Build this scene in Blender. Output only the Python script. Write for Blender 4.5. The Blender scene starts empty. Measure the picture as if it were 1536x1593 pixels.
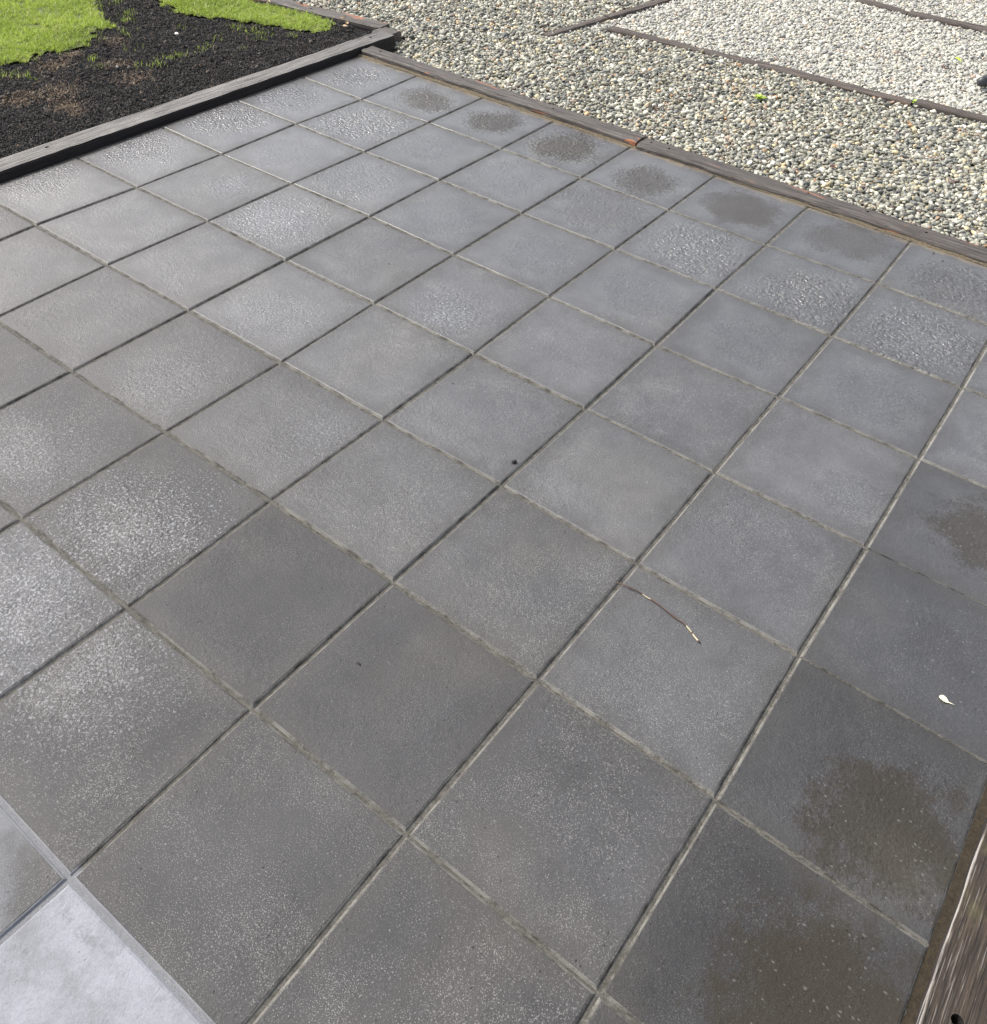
import bpy, bmesh, math, random
import numpy as np
from mathutils import Vector, Matrix, noise as mnoise

random.seed(7)
rng = np.random.default_rng(11)
C = bpy.context.scene.collection
sc = bpy.context.scene

# ------------------------------------------------------------------ camera, sky, sun, exposure
cam = bpy.data.cameras.new('camera')
cam_o = bpy.data.objects.new('camera', cam)
C.objects.link(cam_o)
cam_o.location = (3.22472, -3.20194, 1.44832)
cam_o.rotation_mode = 'XYZ'
cam_o.rotation_euler = (0.756194, -0.039886, 0.651381)
cam.sensor_fit = 'HORIZONTAL'
cam.sensor_width = 36
cam.lens = 1275.996 / 1536 * 36
cam.clip_start = 0.02
cam.clip_end = 500
sc.camera = cam_o

SUN_EL = math.radians(48)
SUN_DIR = Vector((-0.985, -0.12, 0)).normalized() * math.cos(SUN_EL) + Vector((0, 0, math.sin(SUN_EL)))
world = bpy.data.worlds.new('World')
sc.world = world
world.use_nodes = True
wn = world.node_tree
bg = wn.nodes['Background']
sky = wn.nodes.new('ShaderNodeTexSky')
sky.sky_type = 'NISHITA'
sky.sun_disc = False
sky.sun_elevation = SUN_EL
sky.sun_rotation = math.atan2(SUN_DIR.x, SUN_DIR.y)
sky.air_density = 1.0
sky.dust_density = 4.5
hs = wn.nodes.new('ShaderNodeHueSaturation')      # thin high cloud: a paler sky
hs.inputs['Saturation'].default_value = 0.5
hs.inputs['Value'].default_value = 1.15
wn.links.new(sky.outputs[0], hs.inputs['Color'])
wn.links.new(hs.outputs[0], bg.inputs[0])
bg.inputs[1].default_value = 0.15
sun = bpy.data.lights.new('sun', 'SUN')
sun.energy = 3.4
sun.angle = math.radians(0.6)
sun.color = (1.0, 0.95, 0.87)
sun_o = bpy.data.objects.new('sun', sun)
C.objects.link(sun_o)
sun_o.rotation_euler = (-SUN_DIR).to_track_quat('-Z', 'Y').to_euler()
sun_o.location = (-3, 0, 6)
sc.view_settings.view_transform = 'Standard'
sc.view_settings.look = 'None'
sc.view_settings.exposure = 0.32
sc.view_settings.gamma = 1
sc.view_settings.use_curve_mapping = False


# ------------------------------------------------------------------ helpers
def tag(o, label=None, cat=None, group=None, kind=None):
    if label: o['label'] = label
    if cat: o['category'] = cat
    if group: o['group'] = group
    if kind: o['kind'] = kind
    return o


def link_mesh(name, verts, faces, mat=None, parent=None, smooth=False):
    me = bpy.data.meshes.new(name)
    me.from_pydata([tuple(v) for v in verts], [], faces)
    if smooth:
        me.polygons.foreach_set('use_smooth', [True] * len(me.polygons))
    if mat: me.materials.append(mat)
    o = bpy.data.objects.new(name, me)
    C.objects.link(o)
    if parent: o.parent = parent
    return o


def bm_obj(name, bm, mat=None, parent=None, smooth=False):
    me = bpy.data.meshes.new(name)
    bm.to_mesh(me); bm.free()
    if smooth:
        me.polygons.foreach_set('use_smooth', [True] * len(me.polygons))
    if mat: me.materials.append(mat)
    o = bpy.data.objects.new(name, me)
    C.objects.link(o)
    if parent: o.parent = parent
    return o


class NT:
    """small node-tree builder"""
    def __init__(self, name):
        self.m = bpy.data.materials.new(name)
        self.m.use_nodes = True
        self.t = self.m.node_tree
        self.b = self.t.nodes['Principled BSDF']

    def n(self, typ, ins=None, **props):
        nd = self.t.nodes.new(typ)
        for k, v in props.items(): setattr(nd, k, v)
        if ins:
            for k, v in ins.items():
                self.set(nd.inputs[k], v)
        return nd

    def set(self, sock, v):
        if hasattr(v, 'is_output') or isinstance(v, bpy.types.NodeSocket):
            self.t.links.new(v, sock)
        elif isinstance(v, (tuple, list)) and len(v) == 3 and sock.type == 'RGBA':
            sock.default_value = (*v, 1)
        elif isinstance(v, (int, float)) and sock.type == 'RGBA':
            sock.default_value = (v, v, v, 1)
        else:
            sock.default_value = v

    def math(self, op, a, b=0.0, clamp=False, c=None):
        nd = self.n('ShaderNodeMath', {0: a, 1: b}, operation=op, use_clamp=clamp)
        if c is not None: self.set(nd.inputs[2], c)
        return nd.outputs[0]

    def mix(self, f, a, b, blend='MIX'):
        nd = self.n('ShaderNodeMix', None, data_type='RGBA', blend_type=blend)
        self.set(nd.inputs[0], f); self.set(nd.inputs[6], a); self.set(nd.inputs[7], b)
        return nd.outputs[2]

    def ramp(self, f, a, b, interp='SMOOTHSTEP', lo=0.0, hi=1.0):
        nd = self.n('ShaderNodeMapRange', {0: f, 1: a, 2: b, 3: lo, 4: hi}, interpolation_type=interp)
        return nd.outputs[0]

    def noise(self, vec, scale, detail=2.0, rough=0.5, dist=0.0):
        nd = self.n('ShaderNodeTexNoise', {'Vector': vec, 'Scale': scale, 'Detail': detail, 'Roughness': rough, 'Distortion': dist})
        return nd.outputs[0]

    def voronoi(self, vec, scale, feature='F1', out='Distance'):
        nd = self.n('ShaderNodeTexVoronoi', {'Vector': vec, 'Scale': scale}, feature=feature)
        return nd.outputs[out]

    def sep(self, vec):
        nd = self.n('ShaderNodeSeparateXYZ', {0: vec})
        return nd.outputs

    def comb(self, x, y, z):
        return self.n('ShaderNodeCombineXYZ', {0: x, 1: y, 2: z}).outputs[0]

    def vmath(self, op, a, b=(0, 0, 0)):
        nd = self.n('ShaderNodeVectorMath', {0: a, 1: b}, operation=op)
        return nd.outputs[0] if op != 'LENGTH' else nd.outputs[1]

    def objco(self):
        return self.n('ShaderNodeTexCoord').outputs['Object']

    def pos(self):
        return self.n('ShaderNodeNewGeometry').outputs['Position']

    def attr(self, name, out='Vector'):
        return self.n('ShaderNodeAttribute', None, attribute_type='OBJECT', attribute_name=name).outputs[out]

    def bump(self, h, strength, dist, normal=None):
        nd = self.n('ShaderNodeBump', {'Height': h, 'Strength': strength, 'Distance': dist})
        if normal is not None: self.set(nd.inputs['Normal'], normal)
        return nd.outputs[0]

    def out(self, **kw):
        for k, v in kw.items():
            self.set(self.b.inputs[k.replace('_', ' ')], v)
        return self.m


# ------------------------------------------------------------------ materials
def paver_material():
    n = NT('concrete_paver')
    W = n.pos()                       # world, so that no two pavers repeat
    O = n.objco()
    ox, oy, oz = n.sep(O)
    wet = n.attr('wet')               # centre x, centre y, radius
    wx, wy, wr = n.sep(wet)
    par = n.attr('film')              # brown, ripple, tone
    brown, ripple, tone = n.sep(par)
    par2 = n.attr('surface')          # whiteness, fleck amount, sheen
    whiteness, fleck, sheen = n.sep(par2)
    # wet patch mask: distance from its centre, ragged by noise
    dx = n.math('SUBTRACT', ox, wx); dy = n.math('SUBTRACT', oy, wy)
    r = n.math('SQRT', n.math('ADD', n.math('MULTIPLY', dx, dx), n.math('MULTIPLY', dy, dy)))
    q = n.math('DIVIDE', r, n.math('MAXIMUM', wr, 0.001))
    ragged = n.noise(W, 14, 4, 0.62)
    rs = n.attr('ripple_scale', 'Fac')
    grain = n.noise(W, 130, 3, 0.7)
    beadn = n.noise(W, n.math('MULTIPLY', rs, 1.35), 3, 0.65, 0.4)
    q2 = n.math('ADD', q, n.math('MULTIPLY', n.math('SUBTRACT', ragged, 0.5), n.attr('ragged', 'Fac')))
    q2 = n.math('ADD', q2, n.math('MULTIPLY', n.math('SUBTRACT', n.noise(W, 4.5, 2), 0.5), 1.2))
    q2 = n.math('ADD', q2, n.math('MULTIPLY', n.math('SUBTRACT', grain, 0.5), 0.9))
    q2 = n.math('ADD', q2, n.math('MULTIPLY', n.math('MULTIPLY', n.math('SUBTRACT', beadn, 0.5), ripple), 2.6))
    has = n.ramp(wr, 0.0, 0.02)
    mask = n.math('MULTIPLY', n.ramp(q2, 1.3, 0.55), has)
    halo = n.math('MULTIPLY', n.ramp(q2, 1.7, 0.9), has)
    # base grey with clouds
    big = n.noise(W, 3.2, 4, 0.6)
    mid = n.noise(W, 17, 5, 0.65)
    fine = n.noise(W, 330, 4, 0.75)
    t = n.math('ADD', n.math('MULTIPLY', n.math('SUBTRACT', big, 0.5), 0.9), n.math('MULTIPLY', n.math('SUBTRACT', mid, 0.5), 0.55))
    t = n.math('ADD', t, n.math('MULTIPLY', n.math('SUBTRACT', fine, 0.5), 1.25))
    lum = n.math('MULTIPLY', n.math('ADD', 1.0, t), tone)
    col = n.vmath('MULTIPLY', (0.0755, 0.0760, 0.081), n.comb(lum, lum, lum))
    warm = n.ramp(n.noise(W, 2.1, 3, 0.6), 0.5, 0.7)
    col = n.mix(n.math('MULTIPLY', warm, 0.35), col, n.mix(0.5, col, (0.14, 0.13, 0.10)))
    # pale cement flecks, 1-3 mm, in drifts
    f1 = n.noise(W, 450, 2, 0.65, 0.3)
    drift = n.noise(W, 7, 4, 0.65)
    thr = n.ramp(drift, 0.3, 0.7, 'LINEAR', 0.64, 0.54)
    fm = n.ramp(n.math('SUBTRACT', f1, thr), 0.0, 0.05)
    f2 = n.voronoi(W, 95)
    fm2 = n.math('MULTIPLY', n.ramp(f2, 0.2, 0.13), n.ramp(n.noise(W, 33, 3, 0.6), 0.56, 0.66))
    fmx = n.math('MULTIPLY', n.math('MAXIMUM', fm, n.math('MULTIPLY', fm2, 0.8)), fleck)
    col = n.mix(n.math('MULTIPLY', fmx, 0.55), col, (0.33, 0.33, 0.315))
    # damp rim round every paver
    ax = n.math('ABSOLUTE', ox); ay = n.math('ABSOLUTE', oy)
    edge = n.math('MAXIMUM', ax, ay)
    edge = n.math('ADD', edge, n.math('MULTIPLY', n.math('SUBTRACT', n.noise(W, 8, 4, 0.65), 0.5), 0.13))
    rim = n.ramp(edge, 0.13, 0.20)
    col = n.mix(n.math('MULTIPLY', rim, 0.48), col, n.mix(0.7, col, (0.055, 0.053, 0.05)))
    # standing film: darker, browner
    film = n.mix(brown, n.mix(0.2, col, (0.05, 0.05, 0.055)), n.mix(0.2, (0.041, 0.033, 0.021), col))
    col = n.mix(n.math('MULTIPLY', mask, n.ramp(brown, 0.0, 1.0, 'LINEAR', 0.55, 0.70)), col, film)
    # pale spatter left in the wet film
    spots = n.attr('spatter', 'Fac')
    sv = n.n('ShaderNodeTexVoronoi', {'Vector': n.vmath('MULTIPLY', W, (0.75, 1.0, 1.0)), 'Scale': 140.0})
    srnd = n.sep(sv.outputs['Color'])[0]
    srad = n.math('ADD', n.math('MULTIPLY', n.math('POWER', srnd, 3.0), 0.42), n.ramp(n.noise(W, 30, 3, 0.6), 0.35, 0.7, 'LINEAR', -0.12, 0.06))
    sm = n.ramp(n.math('SUBTRACT', srad, n.math('ADD', sv.outputs['Distance'], n.math('MULTIPLY', n.math('SUBTRACT', grain, 0.5), 0.55))), 0.0, 0.12)
    sm = n.math('MULTIPLY', n.math('MULTIPLY', sm, spots), n.ramp(q2, 1.5, 0.8))
    col = n.mix(n.math('MULTIPLY', sm, 0.34), col, (0.28, 0.28, 0.27))
    # pale residue beads; on the far rows they paint in wet glitter
    dry = n.attr('residue_glint', 'Fac')  # bead amount: residue, plus painted wet glitter on the far rows
    rb = n.noise(W, n.math('MULTIPLY', rs, 1.7), 3, 0.65, 0.5)
    dens = n.ramp(q2, 1.9, 0.2, 'LINEAR', 0.0, 0.085)
    rbm = n.ramp(n.math('SUBTRACT', n.math('ADD', rb, dens), 0.61), 0.0, 0.04)
    rbm = n.math('MULTIPLY', n.math('MULTIPLY', rbm, dry), n.ramp(q2, 2.0, 1.2))
    col = n.mix(n.math('MULTIPLY', rbm, 0.62), col, (0.30, 0.31, 0.34))
    # small dark pits
    pit = n.math('MULTIPLY', n.ramp(n.voronoi(W, 48), 0.10, 0.06), n.ramp(n.noise(W, 21, 2), 0.50, 0.54))
    col = n.mix(n.math('MULTIPLY', pit, 0.8), col, (0.02, 0.02, 0.02))
    # sand washed along the gravel-side timber and the timber at the right
    wxx, wyy, wzz = n.sep(W)
    sb = n.math('ADD', n.math('MULTIPLY', wyy, -1), n.math('MULTIPLY', n.math('SUBTRACT', n.noise(W, 16, 5, 0.7), 0.5), 0.10))
    sand = n.ramp(sb, 0.045, 0.005)
    col = n.mix(n.math('MULTIPLY', sand, 0.62), col, (0.25, 0.20, 0.125))
    soilb = n.math('ADD', wxx, n.math('MULTIPLY', n.math('SUBTRACT', n.noise(W, 20, 5, 0.7), 0.5), 0.08))
    soil = n.ramp(soilb, 0.05, 0.01)
    col = n.mix(n.math('MULTIPLY', soil, 0.6), col, (0.07, 0.06, 0.045))
    # grout residue on the chamfers
    low = n.ramp(oz, -0.00035, -0.0009)
    gr = n.ramp(n.math('ADD', n.math('MULTIPLY', n.noise(W, 22, 3, 0.6), 0.65), n.math('MULTIPLY', n.noise(W, 240, 3, 0.7), 0.35)), 0.36, 0.60)
    gcol = n.mix(gr, (0.055, 0.05, 0.042), (0.245, 0.238, 0.215))
    col = n.mix(n.math('MULTIPLY', low, n.ramp(oz, -0.0045, -0.001, 'LINEAR', 0.85, 0.5)), col, gcol)
    gx = n.math('MULTIPLY', n.ramp(wyy, -3.175, -3.19), n.math('MULTIPLY', n.ramp(wxx, 1.9, 2.15), n.ramp(wxx, 2.95, 2.7)))
    col = n.mix(n.math('MULTIPLY', n.math('MULTIPLY', low, gx), 0.7), col, (0.25, 0.26, 0.285))
    # mottled white on single pavers
    bl = n.noise(W, 10, 6, 0.62)
    bl2 = n.noise(W, 240, 2, 0.6)
    bmask = n.math('MULTIPLY', whiteness, n.ramp(n.math('ADD', bl, n.math('MULTIPLY', n.math('SUBTRACT', bl2, 0.5), 0.2)), 0.12, 0.62))
    # a part-covered paver carries the white only away from its far corner
    cd = n.math('SQRT', n.math('ADD', n.math('POWER', n.math('SUBTRACT', 0.2, ox), 2.0), n.math('POWER', n.math('SUBTRACT', 0.2, oy), 2.0)))
    cd = n.math('ADD', cd, n.math('MULTIPLY', n.math('SUBTRACT', n.noise(W, 14, 4, 0.6), 0.5), 0.16))
    partial = n.math('MAXIMUM', n.ramp(cd, 0.05, 0.17), n.ramp(whiteness, 1.0, 1.1))
    bm_all = n.math('MULTIPLY', n.math('MINIMUM', bmask, 1.0), partial)
    bcol = n.mix(n.ramp(n.math('ADD', n.math('MULTIPLY', n.noise(W, 11, 6, 0.68), 0.7), n.math('MULTIPLY', n.noise(W, 300, 3, 0.7), 0.3)), 0.32, 0.66), (0.20, 0.208, 0.228), (0.32, 0.335, 0.375))
    col = n.mix(n.math('MULTIPLY', bm_all, 0.86), col, bcol)
    # roughness
    rg = n.math('ADD', 0.62, n.math('MULTIPLY', n.math('SUBTRACT', mid, 0.5), 0.35))
    rg = n.math('SUBTRACT', rg, n.math('MULTIPLY', sheen, 0.3))
    rg = n.mix(n.math('MULTIPLY', mask, n.math('MULTIPLY', 0.8, n.attr('film_weight', 'Fac'))), rg, n.mix(brown, 0.32, 0.45))
    rg = n.mix(n.math('MULTIPLY', rim, 0.4), rg, 0.42)
    rg = n.mix(low, rg, 0.85)
    rg = n.mix(bm_all, rg, 0.7)
    # relief: sandy grain, soft blisters, ripples where a film of water stands
    h1 = n.noise(W, 260, 4, 0.7)
    nb = n.bump(h1, 0.6, 0.0018)
    h3 = n.noise(W, 75, 3, 0.6, 0.4)
    nb = n.bump(h3, n.math('MULTIPLY', n.ramp(n.noise(W, 6, 2), 0.35, 0.6), 0.6), 0.0028, nb)
    rip = n.math('ADD', n.noise(W, rs, 3, 0.55, 0.8), n.math('MULTIPLY', n.voronoi(W, n.math('MULTIPLY', rs, 1.25), 'SMOOTH_F1'), 0.5))
    rstr = n.math('MULTIPLY', n.math('MULTIPLY', ripple, n.math('MULTIPLY', halo, n.ramp(n.noise(W, 24, 3, 0.6), 0.3, 0.62, 'SMOOTHSTEP', 0.25, 1.0))), 0.95)
    nb = n.bump(rip, n.math('MINIMUM', rstr, 1.0), n.math('DIVIDE', 0.75, rs), nb)
    nb = n.bump(pit, 0.6, -0.002, nb)
    # standing water film as a clear coat
    bead = n.ramp(beadn, 0.47, 0.54)
    beaded = n.math('ADD', n.math('SUBTRACT', 1.0, n.math('MULTIPLY', ripple, 0.85)), n.math('MULTIPLY', bead, n.math('MULTIPLY', ripple, 0.85)))
    wetcoat = n.math('MULTIPLY', n.math('MULTIPLY', mask, n.ramp(brown, 0.0, 1.0, 'LINEAR', 1.0, 0.42)), n.math('MULTIPLY', beaded, n.attr('film_weight', 'Fac')))
    damp = n.math('MULTIPLY', n.math('MULTIPLY', sheen, n.math('SUBTRACT', 1.0, n.math('MULTIPLY', rim, 0.55))), n.math('MULTIPLY', 1.0, n.math('SUBTRACT', 1.0, n.math('MULTIPLY', mask, brown))))
    coat = n.math('MAXIMUM', wetcoat, n.math('MULTIPLY', damp, n.ramp(n.noise(W, 6, 4, 0.6), 0.3, 0.6, 'LINEAR', 0.6, 1.0)))
    coat = n.math('MULTIPLY', coat, n.math('SUBTRACT', 1.0, low))
    crough = n.mix(wetcoat, 0.31, n.attr('film_gloss', 'Fac'))
    n.out(Base_Color=col, Roughness=rg, Normal=nb, Coat_Weight=coat, Coat_Roughness=crough, Coat_Normal=nb)
    n.set(n.b.inputs['Specular IOR Level'], n.math('MULTIPLY', n.math('ADD', 0.28, n.math('MULTIPLY', sheen, 0.3)), n.math('SUBTRACT', 1.0, n.math('MULTIPLY', n.math('MULTIPLY', mask, brown), 0.7))))
    n.b.inputs['Coat IOR'].default_value = 1.65
    return n.m


def timber_material(name, pale, dark, axis=0, streak=(0.35, 0.34, 0.32), streak_amt=0.3, orange=0.0, rough=0.62, green=0.0, relief=1.0, fineness=1.0, edge_glint=0.0):
    n = NT(name)
    O = n.objco()
    sc3 = [34 * fineness] * 3; sc3[axis] = 1.6 * fineness ** 0.7
    g = n.noise(n.vmath('MULTIPLY', O, tuple(sc3)), 2.2, 6, 0.68, 0.5)
    sc4 = [120 * fineness] * 3; sc4[axis] = 5 * fineness ** 0.7
    g2 = n.noise(n.vmath('MULTIPLY', O, tuple(sc4)), 1.5, 4, 0.65, 0.3)
    blotch = n.noise(O, 7, 4, 0.6)
    f = n.math('ADD', n.math('MULTIPLY', g, 0.6), n.math('MULTIPLY', g2, 0.4))
    col = n.mix(n.ramp(f, 0.38, 0.62), dark, pale)
    col = n.mix(n.ramp(blotch, 0.35, 0.65, 'SMOOTHSTEP', 0.0, 0.45), col, n.mix(0.6, col, dark))
    st = n.ramp(g2, 0.56, 0.66)
    col = n.mix(n.math('MULTIPLY', st, streak_amt), col, streak)
    if green:
        col = n.mix(n.math('MULTIPLY', n.ramp(n.noise(O, 11, 4, 0.7), 0.5, 0.7), green), col, (0.12, 0.12, 0.05))
    if orange:
        sx = [14, 30, 30]; 
        om = n.ramp(n.noise(n.vmath('MULTIPLY', O, (3.2, 20, 20)), 1.0, 4, 0.6, 0.4), 0.60, 0.65)
        col = n.mix(n.math('MULTIPLY', om, orange), col, (0.42, 0.15, 0.06))
    if edge_glint:  # wet glint along the timber edge, painted as a broken pale stripe
        oyy = n.math('ABSOLUTE', n.sep(O)[1])
        ed = n.math('MULTIPLY', n.ramp(n.math('ADD', oyy, n.math('MULTIPLY', n.math('SUBTRACT', n.noise(n.vmath('MULTIPLY', O, (9, 60, 60)), 1.0, 3), 0.5), 0.016)), 0.0065, 0.003), n.ramp(n.noise(n.vmath('MULTIPLY', O, (4, 1, 1)), 1.0, 2), 0.4, 0.5))
        col = n.mix(n.math('MULTIPLY', ed, edge_glint), col, (0.50, 0.47, 0.45))
    # checks: thin dark cracks along the grain
    sc5 = [46, 46, 46]; sc5[axis] = 1.1
    cr = n.ramp(n.math('ABSOLUTE', n.math('SUBTRACT', n.noise(n.vmath('MULTIPLY', O, tuple(sc5)), 1.0, 3, 0.6, 0.3), 0.5)), 0.0, 0.022)
    crk = n.math('SUBTRACT', 1.0, cr)
    gate = n.ramp(n.noise(O, 4, 2), 0.45, 0.6)
    col = n.mix(n.math('MULTIPLY', n.math('MULTIPLY', crk, gate), 0.85), col, (0.008, 0.007, 0.006))
    h = n.math('ADD', f, n.math('MULTIPLY', crk, -0.8))
    nb = n.bump(h, 0.75 * relief, 0.004)
    nb = n.bump(n.noise(O, 300, 3, 0.7), 0.25, 0.001, nb)
    rg = n.ramp(g2, 0.3, 0.7, 'LINEAR', rough - 0.15, rough + 0.15)
    n.out(Base_Color=col, Roughness=rg, Normal=nb)
    return n.m


def pebble_material(name, stops, glare=0.0):
    n = NT(name)
    oi = n.n('ShaderNodeObjectInfo')
    rnd = oi.outputs['Random']
    cr = n.n('ShaderNodeValToRGB', {0: rnd})
    el = cr.color_ramp.elements
    while len(el) > 1: el.remove(el[-1])
    el[0].position = 0; el[0].color = (*stops[0][1], 1)
    for p, c in stops[1:]:
        e = el.new(p); e.color = (*c, 1)
    cr.color_ramp.interpolation = 'CONSTANT'
    W = n.pos()
    v = n.noise(W, 160, 3, 0.6)
    col = n.mix(n.ramp(v, 0.3, 0.7, 'LINEAR', 0.0, 0.4), cr.outputs[0], n.mix(0.5, cr.outputs[0], (0.05, 0.05, 0.05)))
    r2 = n.math('FRACT', n.math('MULTIPLY', rnd, 37.31))
    k = n.math('ADD', 0.72, n.math('MULTIPLY', r2, 0.85)) if 'soil' not in name else n.math('ADD', 1.45, n.math('MULTIPLY', r2, 1.0))
    col = n.vmath('MULTIPLY', n.vmath('MULTIPLY', col, n.comb(k, k, k)), (0.99, 0.975, 0.92))
    if glare:
        up = n.sep(n.n('ShaderNodeNewGeometry').outputs['Normal'])[2]
        col = n.mix(glare, col, (0.80, 0.79, 0.75))  # glare painted in: pebble colour whitened evenly
    nb = n.bump(n.noise(W, 500, 3, 0.6), 0.25, 0.001)
    n.out(Base_Color=col, Roughness=0.9 if 'soil' in name else 0.6, Normal=nb)
    if 'soil' in name: n.b.inputs['Specular IOR Level'].default_value = 0.25
    return n.m


def simple_material(name, col, rough=0.7, var=0.3, scale=30, bump=0.0, sub=0.0):
    n = NT(name)
    W = n.objco()
    v = n.noise(W, scale, 4, 0.6)
    k = n.math('ADD', 1.0 - var / 2, n.math('MULTIPLY', v, var))
    c = n.vmath('MULTIPLY', col, n.comb(k, k, k))
    if bump: n.out(Normal=n.bump(v, bump, 0.003))
    n.out(Base_Color=c, Roughness=rough)
    return n.m


def ground_material(name, a, b, scale=20, bump=0.6, c=None, rough=0.85, white_joints=False):
    n = NT(name)
    W = n.pos()
    v = n.noise(W, scale, 6, 0.7)
    v2 = n.noise(W, scale * 9, 4, 0.7)
    col = n.mix(n.ramp(n.math('ADD', n.math('MULTIPLY', v, 0.5), n.math('MULTIPLY', v2, 0.5)), 0.35, 0.65), a, b)
    if c: col = n.mix(n.ramp(n.noise(W, 3, 4, 0.6), 0.55, 0.7), col, c)
    if white_joints:
        lx, ly, lz = n.sep(W)
        gx = n.math('MULTIPLY', n.ramp(ly, -3.175, -3.19), n.math('MULTIPLY', n.ramp(lx, 1.9, 2.15), n.ramp(lx, 2.95, 2.7)))
        col = n.mix(n.math('MULTIPLY', gx, n.ramp(v2, 0.35, 0.5, 'SMOOTHSTEP', 0.4, 0.9)), col, (0.32, 0.33, 0.36))
    n.out(Base_Color=col, Roughness=rough, Normal=n.bump(n.math('ADD', v, v2), bump, 0.01))
    return n.m


M_PAVER = paver_material()
M_BED = ground_material('joint_sand', (0.06, 0.056, 0.048), (0.22, 0.212, 0.188), 60, 0.8, white_joints=True)
M_GREY_TIMBER = timber_material('weathered_grey_timber', (0.215, 0.205, 0.195), (0.085, 0.078, 0.074), 0, (0.36, 0.35, 0.34), 0.30, 0, 0.66)
M_BROWN_TIMBER = timber_material('damp_brown_timber', (0.120, 0.106, 0.098), (0.050, 0.041, 0.036), 0, (0.27, 0.24, 0.21), 0.2, 0.85, 0.55, 0.1)
M_STREAKY_TIMBER = timber_material('streaky_brown_timber', (0.075, 0.054, 0.038), (0.012, 0.009, 0.008), 0, (0.33, 0.31, 0.30), 0.42, 0, 0.85, 0.35, 1.6, 2.2, 0.6)
M_BAY_TIMBER = timber_material('half_buried_timber', (0.125, 0.103, 0.088), (0.055, 0.044, 0.039), 0, (0.30, 0.23, 0.18), 0.25, 0.2, 0.75)
M_BORE = simple_material('bore_dark', (0.012, 0.010, 0.009), 0.8)
M_SOIL = ground_material('soil_dark', (0.009, 0.008, 0.008), (0.026, 0.022, 0.020), 25, 1.0, (0.05, 0.034, 0.026))
M_TURF = ground_material('turf_ground', (0.05, 0.07, 0.015), (0.16, 0.20, 0.05), 18, 0.8)
M_GRAVEL_BED = ground_material('gravel_bed_ground', (0.015, 0.014, 0.012), (0.05, 0.047, 0.04), 70, 1.0)
M_EARTH = ground_material('earth', (0.05, 0.06, 0.025), (0.11, 0.12, 0.05), 1.2, 0.5)
stops_near = [(0, (0.17, 0.175, 0.165)), (0.16, (0.26, 0.265, 0.24)), (0.32, (0.36, 0.36, 0.315)), (0.47, (0.105, 0.112, 0.115)),
              (0.57, (0.46, 0.455, 0.40)), (0.68, (0.42, 0.37, 0.25)), (0.75, (0.23, 0.225, 0.18)), (0.88, (0.62, 0.60, 0.54)),
              (0.94, (0.34, 0.27, 0.21)), (0.965, (0.13, 0.10, 0.09)), (0.988, (0.46, 0.29, 0.17))]
M_PEB = pebble_material('gravel_pebbles', stops_near)
M_PEB_PALE = pebble_material('gravel_pebbles_pale', stops_near, 0.26)
M_CRUMB = pebble_material('soil_crumbs', [(0, (0.011, 0.011, 0.0115)), (0.3, (0.02, 0.0195, 0.02)), (0.6, (0.032, 0.031, 0.032)), (0.85, (0.055, 0.048, 0.045)), (0.96, (0.085, 0.062, 0.05))])
M_CRUMB_BROWN = pebble_material('dry_soil_crumbs', [(0, (0.05, 0.035, 0.028)), (0.3, (0.09, 0.062, 0.046)), (0.6, (0.13, 0.10, 0.08)), (0.85, (0.22, 0.18, 0.14))])


def blade_material(name, a, b, c):
    n = NT(name)
    at = n.n('ShaderNodeAttribute', None, attribute_type='GEOMETRY', attribute_name='tone')
    f = at.outputs['Fac']
    col = n.mix(n.ramp(f, 0.0, 0.75, 'LINEAR'), a, b)
    col = n.mix(n.ramp(f, 0.90, 0.97, 'LINEAR'), col, c)
    n.out(Base_Color=col, Roughness=0.5)
    n.b.inputs['Transmission Weight'].default_value = 0.0
    tr = n.n('ShaderNodeBsdfTranslucent', {'Color': col})
    ms = n.n('ShaderNodeMixShader', {0: 0.38})
    n.t.links.new(n.b.outputs[0], ms.inputs[1]); n.t.links.new(tr.outputs[0], ms.inputs[2])
    n.t.links.new(ms.outputs[0], n.t.nodes['Material Output'].inputs[0])
    return n.m


M_GRASS = blade_material('grass_blades', (0.17, 0.26, 0.03), (0.48, 0.60, 0.12), (0.60, 0.53, 0.30))
M_DRYGRASS = blade_material('dry_grass', (0.16, 0.12, 0.07), (0.36, 0.27, 0.18), (0.5, 0.42, 0.3))

# ------------------------------------------------------------------ ground sheets
def sheet(name, x0, x1, y0, y1, z, mat, step=None, amp=0.0, f=3.0, hfun=None):
    nx = max(1, int((x1 - x0) / (step or 1e9))) if step else 1
    ny = max(1, int((y1 - y0) / (step or 1e9))) if step else 1
    vs, fs = [], []
    for j in range(ny + 1):
        for i in range(nx + 1):
            x = x0 + (x1 - x0) * i / nx; y = y0 + (y1 - y0) * j / ny
            zz = z + (mnoise.noise(Vector((x * f, y * f, 3.1))) * amp if amp else 0)
            if hfun: zz += hfun(x, y)
            vs.append((x, y, zz))
    for j in range(ny):
        for i in range(nx):
            a = j * (nx + 1) + i
            fs.append((a, a + 1, a + nx + 2, a + nx + 1))
    return tag(link_mesh(name, vs, fs, mat, smooth=True), kind='structure')


sheet('ground', -150, 150, -150, 150, -0.16, M_EARTH)
GZ = -0.047


def gravel_h(x, y):
    # a shallow hollow behind the timber end
    return -0.012 * math.exp(-((x - 0.12) ** 2 + (y - 0.24) ** 2) / 0.02)


def line_y(x):          # lawn edging timber, near edge
    return 0.365 + 0.138 * (x + 0.06)


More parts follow.
